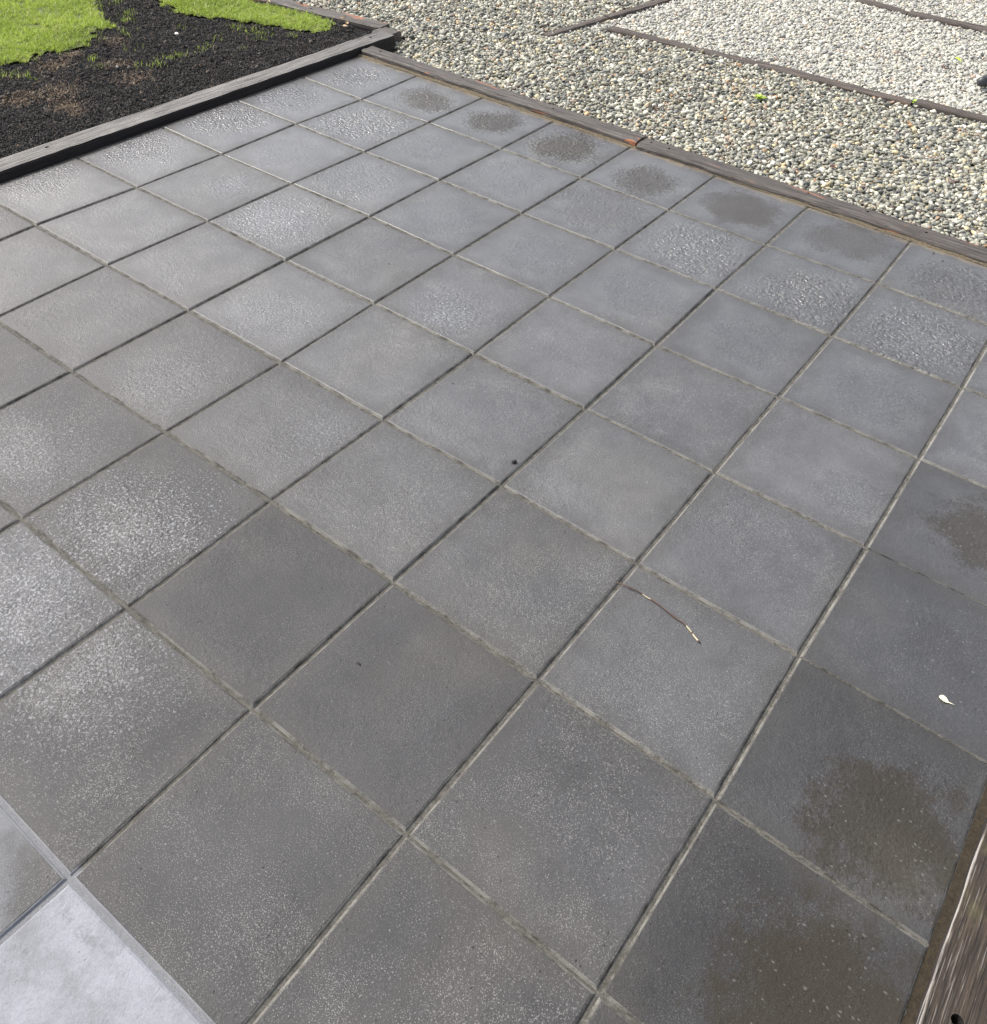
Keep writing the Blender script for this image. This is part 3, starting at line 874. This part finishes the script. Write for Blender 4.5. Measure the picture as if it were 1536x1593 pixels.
# lawn and soil areas
def inside(poly, P):
    x, y = P[:, 0], P[:, 1]; c = np.zeros(len(P), bool); n = len(poly); j = n - 1
    for i in range(n):
        xi, yi = poly[i]; xj, yj = poly[j]
        cond = ((yi > y) != (yj > y)) & (x < (xj - xi) * (y - yi) / (yj - yi + 1e-12) + xi)
        c ^= cond; j = i
    return c


LAWN_A = [(-1.15, -4.5), (-1.10, -1.7), (-1.08, -1.30), (-1.05, -1.21), (-1.01, -1.165), (-1.08, -1.09), (-0.98, -0.95), (-1.04, -0.82), (-1.09, -0.735),
          (-1.22, -0.67), (-1.13, -0.61), (-1.34, -0.52), (-1.48, -0.46), (-1.60, -0.38), (-1.95, -0.30), (-4.5, -0.5), (-4.5, -4.5)]
LAWN_B = [(-1.52, -0.20), (-1.36, -0.165), (-1.24, -0.20), (-1.115, -0.24), (-0.95, -0.16), (-0.81, -0.10), (-0.64, -0.03), (-0.46, 0.035),
          (-0.35, 0.075), (-0.345, 0.19), (-0.43, 0.265), (-0.60, 0.262), (-0.98, 0.215), (-3.6, -0.13), (-3.6, -0.45), (-1.85, -0.26)]


def lawn_mask(P, w=0.03):
    Q = P + np.stack([smooth_noise(P, 40, 5), smooth_noise(P, 40, 6)], 1) * w
    return inside(LAWN_A, Q) | inside(LAWN_B, Q)


def lerp_h(P):
    return 0.002 + 0.0


def blades(name, P, hmin, hmax, mat, label, wid=0.0022, seg=2, lean=0.5, z0=0.004, dirs=None, hs=None, tn=None):
    n = len(P)
    H = rng.uniform(hmin, hmax, n); A = rng.uniform(0, 6.283, n); B = rng.uniform(0, 6.283, n); Wd = rng.uniform(0.6, 1.3, n) * wid
    if hs is not None: H = H * hs
    if dirs is not None: B = dirs
    Ln = rng.uniform(0.1, 1.0, n) * lean * H
    verts = np.zeros((n, 5, 3), np.float32)
    dx, dy = np.cos(A), np.sin(A); lx, ly = np.cos(B), np.sin(B)
    base = np.c_[P, np.array([soil_h(x, y) * 0.5 + 0.02 * mnoise.noise(Vector((x * 2.5, y * 2.5, 3.1))) for x, y in P]) + z0]
    for k, (t, w) in enumerate(((0, 1.0), (0.55, 0.85))):
        cx = base[:, 0] + lx * Ln * t ** 2; cy = base[:, 1] + ly * Ln * t ** 2; cz = base[:, 2] + H * t * (1 - 0.2 * t)
        verts[:, 2 * k] = np.c_[cx - dx * Wd * w / 2, cy - dy * Wd * w / 2, cz]
        verts[:, 2 * k + 1] = np.c_[cx + dx * Wd * w / 2, cy + dy * Wd * w / 2, cz]
    verts[:, 4] = np.c_[base[:, 0] + lx * Ln, base[:, 1] + ly * Ln, base[:, 2] + H * 0.8]
    idx = np.arange(n)[:, None] * 5
    q = (idx + np.array([[0, 1, 3, 2]])); t3 = (idx + np.array([[2, 3, 4]]))
    loops = np.concatenate([q, t3], 1).ravel()
    me = bpy.data.meshes.new(name)
    me.vertices.add(n * 5); me.vertices.foreach_set('co', verts.ravel())
    me.loops.add(len(loops)); me.loops.foreach_set('vertex_index', loops.astype(np.int32))
    me.polygons.add(n * 2)
    starts = (np.arange(n)[:, None] * 7 + np.array([[0, 4]])).ravel(); tot = np.tile([4, 3], n)
    me.polygons.foreach_set('loop_start', starts.astype(np.int32)); me.polygons.foreach_set('loop_total', tot.astype(np.int32))
    at = me.attributes.new('tone', 'FLOAT', 'POINT'); at.data.foreach_set('value', np.repeat(rng.uniform(0, 1, n) if tn is None else np.where(rng.random(n) < 0.06, 1.0, np.clip(tn + rng.uniform(0, 0.4, n), 0, 0.89)), 5).astype(np.float32))
    me.update(calc_edges=True)
    me.materials.append(mat)
    o = bpy.data.objects.new(name, me); C.objects.link(o)
    return o


Cn = jitter_grid(-2.9, -0.3, -2.4, 0.27, 0.019)
Cn = Cn[lawn_mask(Cn + np.stack([smooth_noise(Cn, 150, 21), smooth_noise(Cn, 150, 22)], 1) * 0.02)]
core = lawn_mask(Cn + [0.03, 0]) & lawn_mask(Cn + [0, -0.03]) & lawn_mask(Cn + [0.02, 0.02])
Cn = Cn[core | (rng.random(len(Cn)) < 0.34)]
bare = smooth_noise(Cn, 22, 9) + 0.5 * smooth_noise(Cn, 60, 10)
Cn = Cn[(bare > -0.50) & (rng.random(len(Cn)) < 0.9)]
nb_ = 20
A_ = rng.uniform(0, 6.283, (len(Cn), nb_)); R_ = rng.uniform(0, 1, (len(Cn), nb_)) ** 0.6 * rng.uniform(0.006, 0.016, (len(Cn), 1))
P1 = (Cn[:, None, :] + np.stack([np.cos(A_), np.sin(A_)], 2) * R_[:, :, None]).reshape(-1, 2)
dirs = (A_ + rng.normal(0, 0.5, A_.shape)).ravel()
hs_ = np.repeat(0.55 + 0.75 * rng.random(len(Cn)) + 0.3 * smooth_noise(Cn, 12, 33), nb_)
tn_ = np.repeat(0.30 + 0.35 * smooth_noise(Cn, 9, 34) + 0.25 * rng.random(len(Cn)), nb_)
ok = P1[:, 1] < -0.115 + (P1[:, 0] + 3.6) * 0.133 - 0.004
tag(blades('lawn', P1[ok], 0.010, 0.032, M_GRASS, '', 0.0027, lean=1.3, z0=0.008, dirs=dirs[ok], hs=hs_[ok], tn=tn_[ok]), 'short bright green lawn grass at top left', kind='stuff')
Pe = jitter_grid(-2.1, -0.3, -2.4, 0.2, 0.011)
Pe = Pe[lawn_mask(Pe + rng.normal(0, 0.022, Pe.shape)) & ~lawn_mask(Pe + [-0.02, 0.02])]
tag(blades('lawn_fringe', Pe, 0.008, 0.03, M_GRASS, '', 0.0024, lean=1.2, z0=0.004), 'sparse grass blades thinning out into the soil', kind='stuff')
# turf base under the grass
tm = jitter_grid(-4.5, -0.3, -4.5, 0.27, 0.02)
# sheet cells inside the lawn
vs, fs = [], []
stp = 0.02
xs = np.arange(-4.4, -0.3, stp); ys = np.arange(-4.4, 0.26, stp)
cells = np.array([(x, y) for x in xs for y in ys])
mk = lawn_mask(cells + stp / 2, 0.03) & lawn_mask(cells + stp / 2 + [0.02, 0], 0.03) & lawn_mask(cells + stp / 2 - [0.0, 0.02], 0.03) & lawn_mask(cells + stp / 2 + [0, 0.02], 0.03) & ((cells[:, 1] < -0.115 + (cells[:, 0] + 3.6) * 0.133))
vid = {}
def gv(a, b):
    k = (round(a / stp), round(b / stp))
    if k not in vid:
        vid[k] = len(vs); vs.append((a, b, 0.011 + soil_h(a, b) * 0.5 + 0.02 * mnoise.noise(Vector((a * 2.5, b * 2.5, 3.1)))))
    return vid[k]
for (x, y) in cells[mk]:
    fs.append((gv(x, y), gv(x + stp, y), gv(x + stp, y + stp), gv(x, y + stp)))
tag(link_mesh('turf_ground', vs, fs, M_TURF, smooth=True), kind='structure')

# grass sprigs poking through the soil
TUFT = [(-0.93, -1.32, 0.05, 60), (-0.86, -1.27, 0.04, 50), (-0.83, -0.94, 0.035, 35), (-0.70, -0.99, 0.04, 18), (-0.62, -0.85, 0.05, 22), (-0.60, -0.71, 0.05, 45),
        (-0.56, -0.78, 0.04, 45), (-0.57, -0.63, 0.05, 40), (-0.57, -0.50, 0.05, 30), (-0.72, -0.17, 0.05, 45), (-0.63, -0.14, 0.06, 60), (-0.67, -0.33, 0.06, 30),
        (-0.56, -0.14, 0.05, 40), (-1.30, -0.40, 0.06, 60), (-1.22, -0.47, 0.05, 50), (-1.5, -0.33, 0.06, 50), (-0.9, -0.35, 0.06, 18), (-0.45, -0.35, 0.05, 14),
        (-0.78, -0.72, 0.1, 14), (-0.98, -1.42, 0.05, 30), (-1.05, -0.60, 0.05, 30), (-0.50, -0.20, 0.04, 20), (-0.42, -0.05, 0.04, 30)]
PP = np.concatenate([rng.normal((x, y), r * 0.5, (int(n_ * 0.8), 2)) for x, y, r, n_ in TUFT])
tag(blades('grass_sprigs', PP, 0.010, 0.034, M_GRASS, '', 0.0024, lean=1.0, z0=0.004), 'thin grass sprigs growing through the dark soil', kind='stuff')
DRY = [(-0.60, -1.27, 0.09, 160), (-0.45, -1.33, 0.07, 120), (-0.66, -1.42, 0.08, 110), (-0.9, -1.1, 0.08, 90), (-0.95, -0.97, 0.05, 60), (-0.70, -0.9, 0.08, 40), (-0.35, -1.35, 0.04, 40), (-1.0, -0.72, 0.06, 40), (-0.5, -0.95, 0.1, 30), (-0.8, -1.2, 0.2, 60)]
PD = np.concatenate([rng.normal((x, y), r * 0.6, (int(n_ * 2), 2)) for x, y, r, n_ in DRY])
tag(blades('dry_grass', PD, 0.004, 0.014, M_DRYGRASS, '', 0.0022, lean=3.2, z0=0.006), 'dry straw scraps lying on the soil', kind='stuff')

# soil crumbs
allp, alls = [], []
for sp, lo, hi, dz in ((0.0052, 0.0035, 0.0078, 0.004), (0.013, 0.006, 0.013, 0.006), (0.075, 0.014, 0.026, 0.006)):
    P = jitter_grid(-2.1, -0.103, -2.9, 0.30, sp)
    P = P[~lawn_mask(P, 0.03)]
    P = P[P[:, 1] < np.where(P[:, 0] > -0.165, 0.27, -0.115 + (P[:, 0] + 3.6) * 0.133 - 0.002)]
    z = np.array([0.002 + 0.02 * mnoise.noise(Vector((x * 2.5, y * 2.5, 3.1))) + soil_h(x, y) for x, y in P]) + dz * rng.uniform(0.2, 1.0, len(P))
    z = np.where(P[:, 0] > -0.125, np.minimum(z, 0.022), z)
    allp.append(np.c_[P, z]); s = rng.uniform(lo, hi, len(P)); alls.append(np.stack([s, s * rng.uniform(.7, 1.1, len(P)), s * rng.uniform(.6, 1.0, len(P))], 1))
P = np.concatenate(allp); Sx = np.concatenate(alls)
R = rng.uniform(0, 6.28, (len(P), 3))
brownm = np.zeros(len(P), bool)
for x, y, r, _ in DRY[:9]:
    brownm |= (np.hypot(P[:, 0] - x, P[:, 1] - y) < r * rng.uniform(0.3, 1.3, len(P))) & (rng.random(len(P)) < 0.6)
inst_object('soil', P[~brownm], R[~brownm], Sx[~brownm], M_CRUMB, 6, ((0.7, 1.0), (0.6, 1.0), 2.6, 0.7), 'dark crumbly soil beside the grey sleeper', 80, 2, True)
inst_object('dry_soil', P[brownm], R[brownm], Sx[brownm], M_CRUMB_BROWN, 5, ((0.7, 1.0), (0.5, 1.0), 2.6, 0.7), 'brown dry crumbs in the soil patch', 90, 2, True)


# ------------------------------------------------------------------ small single things
def tube(name, pts, radii, mats, idx, parent=None, seg=8):
    bm = bmesh.new(); rings = []
    for k, p in enumerate(pts):
        a = Vector(pts[max(k - 1, 0)]); b = Vector(pts[min(k + 1, len(pts) - 1)])
        t = (b - a).normalized(); u = t.cross(Vector((0, 0, 1))).normalized(); v = u.cross(t)
        rings.append([bm.verts.new(Vector(p) + (u * math.cos(6.2832 * s / seg) + v * math.sin(6.2832 * s / seg)) * radii[k]) for s in range(seg)])
    for k in range(len(rings) - 1):
        for s in range(seg):
            f = bm.faces.new((rings[k][s], rings[k][(s + 1) % seg], rings[k + 1][(s + 1) % seg], rings[k + 1][s]))
            f.material_index = idx[k]; f.smooth = True
    bm.faces.new(rings[0][::-1]).material_index = idx[0]
    bm.faces.new(rings[-1]).material_index = idx[-1]
    bmesh.ops.recalc_face_normals(bm, faces=bm.faces)
    me = bpy.data.meshes.new(name); bm.to_mesh(me); bm.free()
    for m_ in mats: me.materials.append(m_)
    o = bpy.data.objects.new(name, me); C.objects.link(o)
    if parent: o.parent = parent
    return o


M_TWIG = simple_material('twig_bark', (0.085, 0.045, 0.03), 0.55, 0.9, 120)
M_TWIG2 = simple_material('twig_bare_wood', (0.42, 0.38, 0.26), 0.5, 0.5, 120)
key = [(2.792, -2.079), (2.846, -2.070), (2.880, -2.072), (2.926, -2.079), (2.961, -2.083), (2.987, -2.092), (3.015, -2.107)]
pts, rad = [], []
NP = 40
for k in range(NP):
    t = k / (NP - 1) * (len(key) - 1); i = min(int(t), len(key) - 2); f = t - i
    x = key[i][0] * (1 - f) + key[i + 1][0] * f; y = key[i][1] * (1 - f) + key[i + 1][1] * f
    pts.append((x, y, 0.0035 + 0.0015 * math.sin(k * 0.5)))
    rad.append((0.0011 + 0.0009 * k / NP) * (1.0 + (0.45 if k % 9 == 4 else 0)))
ids = [0] * NP
for k in list(range(8, 12)) + list(range(29, 40)): ids[k] = 1
for k in (33,): ids[k] = 0
ids[-1] = 0; ids[-2] = 0
tag(tube('twig', pts, rad, [M_TWIG, M_TWIG2], ids), 'thin curved twig with bare pale sections lying on a paver', 'twig')


def stone(name, loc, size, mat, label, cat, seed, sub=2, amp=0.35, rot=0.0, flat=True):
    bm = bmesh.new(); bmesh.ops.create_icosphere(bm, subdivisions=sub, radius=0.5)
    for v in bm.verts:
        v.co *= 1 + amp * mnoise.noise(v.co * 2.3 + Vector((seed, 0, 0)))
        v.co = Vector((v.co.x * size[0], v.co.y * size[1], v.co.z * size[2]))
    o = bm_obj(name, bm, mat, None, not flat)
    o.location = loc; o.rotation_euler = (0, 0, rot)
    return tag(o, label, cat)


M_BLACK = simple_material('black_stone', (0.018, 0.017, 0.015), 0.6, 0.6, 200, 0.3)
stone('stone_chip', (2.377, -1.907, 0.004), (0.014, 0.010, 0.010), M_BLACK, 'small black stone chip lying near a joint in the middle of the patio', 'stone', 1.3, rot=0.6)
CR = [((2.488, -2.597), 0.005, 'dark sliver of bark on the paver left of the bottom middle', 'bark'), ((2.049, -1.755), 0.004, 'dark soil crumb just right of a joint above the middle of the patio', 'crumb'),
      ((2.800, -1.749), 0.0035, 'left one of two dark specks above the twig', 'crumb'), ((2.877, -1.689), 0.0035, 'right one of two dark specks above the twig', 'crumb'),
      ((1.472, -1.390), 0.0035, 'dark speck on a paver left of centre', 'crumb'), ((2.892, -0.050), 0.006, 'dark crumb near the right end of the gravel sleeper', 'crumb'),
      ((2.935, -0.085), 0.006, 'dark crumb on the glittering wet paver at right', 'crumb')]
for k, ((x, y), s, lb, ct) in enumerate(CR):
    stone('bark_sliver' if ct == 'bark' else 'soil_crumb', (x, y, s * 0.35), (s * (2.6 if ct == 'bark' else 1.3), s * 0.9, s * 0.8), M_BLACK, lb, ct, k * 2.1, 1, rot=k)
stone('white_stone', (-0.815, -0.465, 0.022), (0.026, 0.018, 0.014), simple_material('white_stone', (0.75, 0.70, 0.66), 0.7, 0.2), 'small whitish stone on the dark soil', 'stone', 4.0)
stone('white_stone', (-0.64, -0.94, 0.02), (0.012, 0.010, 0.009), simple_material('pale_stone', (0.5, 0.48, 0.46), 0.7, 0.2), 'tiny pale stone in the soil nearer the grey sleeper', 'stone', 6.0)
stone('grey_pebble', (-0.765, 0.345, 0.027), (0.030, 0.024, 0.018), simple_material('grey_pebble', (0.30, 0.30, 0.27), 0.6, 0.4), 'grey pebble sitting on the lawn edging timber', 'stone', 8.0, flat=False)


def leaf(name, loc, length, width, mat, label, curl=0.35, rot=0.0, tilt=(0, 0), teeth=0.0, stalk=0.25, cat='leaf'):
    root = bpy.data.objects.new(name, None); C.objects.link(root)
    root.location = loc; root.rotation_euler = (tilt[0], tilt[1], rot)
    vs, fs = [], []
    n, m_ = 12, 6
    for a in range(n + 1):
        t = a / n
        w = width * (math.sin(math.pi * min(t ** 0.8, 1)) ** 0.75) * 0.5 + 0.0006
        for b in range(m_ + 1):
            u = b / m_ * 2 - 1
            e = 1 + teeth * (0.5 if a % 2 else -0.5) * abs(u)
            x = (t - 0.5) * length; y = u * w * e
            z = curl * width * (abs(u) ** 1.5) * 0.5 + 0.06 * length * math.sin(t * 5) + 0.02 * length * mnoise.noise(Vector((t * 5, u * 2, length * 50)))
            vs.append((x, y, z))
    for a in range(n):
        for b in range(m_):
            q = a * (m_ + 1) + b; fs.append((q, q + 1, q + m_ + 2, q + m_ + 1))
    me_o = link_mesh('leaf_blade', vs, fs, mat, root, True)
    so = me_o.modifiers.new('thick', 'SOLIDIFY'); so.thickness = 0.0005
    st = tube('leaf_stalk', [(length * 0.48, 0, 0.0005), (length * (0.5 + stalk * 0.6), 0.001, 0.0015), (length * (0.5 + stalk), 0.002, 0.001)], [0.0009, 0.0007, 0.0006], [mat], [0, 0, 0], root, 6)
    return tag(root, label, cat)


M_CREAM = simple_material('cream_leaf', (0.78, 0.76, 0.55), 0.55, 0.25, 60)
M_LIME = simple_material('lime_leaf', (0.42, 0.60, 0.06), 0.5, 0.3, 60)
M_RUST = simple_material('rust_leaf', (0.13, 0.045, 0.03), 0.6, 0.4, 60)
M_TAN = simple_material('tan_leaf', (0.42, 0.30, 0.17), 0.6, 0.4, 60)
leaf('fallen_leaf', (3.475, -1.915, 0.0035), 0.021, 0.0125, M_CREAM, 'small cream coloured leaf with a stalk on the dark wet paver', 0.25, -0.12, teeth=0.3, stalk=0.5)
leaf('green_leaf', (2.338, 2.232, -0.008), 0.050, 0.022, M_LIME, 'bright yellow green leaf on the pale gravel near the right edge', 0.4, -0.5)
leaf('rust_leaf', (2.316, 2.047, -0.010), 0.036, 0.016, M_RUST, 'dark rust red leaf scrap on the pale gravel below the green leaf', 0.5, -0.4)
leaf('rust_leaf', (1.50, 0.72, -0.012), 0.030, 0.018, M_RUST, 'brown leaf scrap among grey pebbles left of the small weed', 0.4, 0.8)
leaf('rust_leaf', (2.33, 0.43, -0.010), 0.028, 0.016, M_RUST, 'reddish leaf scrap in the gravel behind the orange patched sleeper', 0.4, 0.1)
for k, (x, y, rz_, lb) in enumerate(((-0.40, 0.300, 0.9, 'dry tan leaf on the soil by the end of the grass, nearest the edging timber'), (-0.33, 0.262, 2.2, 'curled tan leaf on the soil between grass and corner block'),
                              (-0.30, 0.215, 0.2, 'small dry leaf on the dark soil next to the grey sleeper'), (-1.00, 0.205, 1.2, 'dry leaf against the lawn timber at the top edge'),
                              (-0.90, 0.225, 2.7, 'dry leaf lying between lawn and edging timber'))):
    leaf('dry_leaf', (x, y, 0.022), random.uniform(0.025, 0.038), 0.016, M_TAN, lb, 0.6, rz_, (0.2, -0.2))

# twig on the pale gravel
pts = [(2.03 + 0.018 * k, 2.12 - 0.012 * k + 0.006 * math.sin(k), -0.006 + 0.002 * math.sin(k * 2)) for k in range(7)]
tag(tube('twig', pts, [0.0016] * 7, [M_TWIG], [0] * 7, None, 6), 'short dark twig lying on the pale gravel', 'twig')


# weeds
def weed(name, loc, r, n_, label, mat, up=0.5, seed=1):
    rr = random.Random(seed)
    bm = bmesh.new()
    for k in range(n_):
        a = rr.uniform(0, 6.283); L = r * rr.uniform(0.55, 1.1); el = rr.uniform(0.1, up); w = r * rr.uniform(0.07, 0.13)
        d = Vector((math.cos(a), math.sin(a), 0)); s = Vector((-d.y, d.x, 0))
        prev = None
        for q in range(6):
            t = q / 5
            c = d * L * t * math.cos(el) + Vector((0, 0, L * t * math.sin(el) * (1.4 - 0.8 * t)))
            ww = w * (0.3 + 1.4 * math.sin(math.pi * min(1, t * 0.9 + 0.05)))
            if q == 5: ww = 0.0004
            cur = (bm.verts.new(c - s * ww + Vector((0, 0, 0.15 * ww))), bm.verts.new(c + Vector((0, 0, -0.1 * ww))), bm.verts.new(c + s * ww + Vector((0, 0, 0.15 * ww))))
            if prev:
                bm.faces.new((prev[0], prev[1], cur[1], cur[0])); bm.faces.new((prev[1], prev[2], cur[2], cur[1]))
            prev = cur
    o = bm_obj(name, bm, mat, None, True); o.location = loc
    so = o.modifiers.new('thick', 'SOLIDIFY'); so.thickness = 0.0004
    return tag(o, label, 'weed')


weed('weed', (1.757, 0.956, -0.020), 0.036, 26, 'small bright green weed growing in the middle of the gravel', M_LIME, 1.0, 3)
weed('weed', (2.352, 1.452, -0.018), 0.020, 10, 'tiny green weed in the joint between two buried timbers', M_LIME, 1.2, 5)

# grey round-ended pole at the right edge
bm = bmesh.new()
d = Vector((0.62, 0.62, 0.10)).normalized(); u = d.cross(Vector((0, 0, 1))).normalized(); v = u.cross(d)
prof = [(0.0, 0.004), (0.003, 0.013), (0.009, 0.0195), (0.018, 0.0235), (0.034, 0.0255), (0.036, 0.0245), (0.039, 0.0245), (0.041, 0.0262), (0.10, 0.0268), (0.5, 0.0275), (0.9, 0.0275)]
rings = []
for t, r in prof:
    rings.append([bm.verts.new(d * t + (u * math.cos(6.2832 * s / 28) + v * math.sin(6.2832 * s / 28)) * r) for s in range(28)])
for k in range(len(rings) - 1):
    for s in range(28):
        bm.faces.new((rings[k][s], rings[k][(s + 1) % 28], rings[k + 1][(s + 1) % 28], rings[k + 1][s]))
bm.faces.new(rings[0]); bm.faces.new(rings[-1])
bmesh.ops.recalc_face_normals(bm, faces=bm.faces)
pole = bm_obj('pole', bm, simple_material('grey_plastic', (0.045, 0.048, 0.056), 0.42, 0.3, 60), None, True)
pole.location = (2.528, 1.882, 0.010)
tag(pole, 'dark grey round ended pole lying on the pale gravel at the right edge', 'pole')
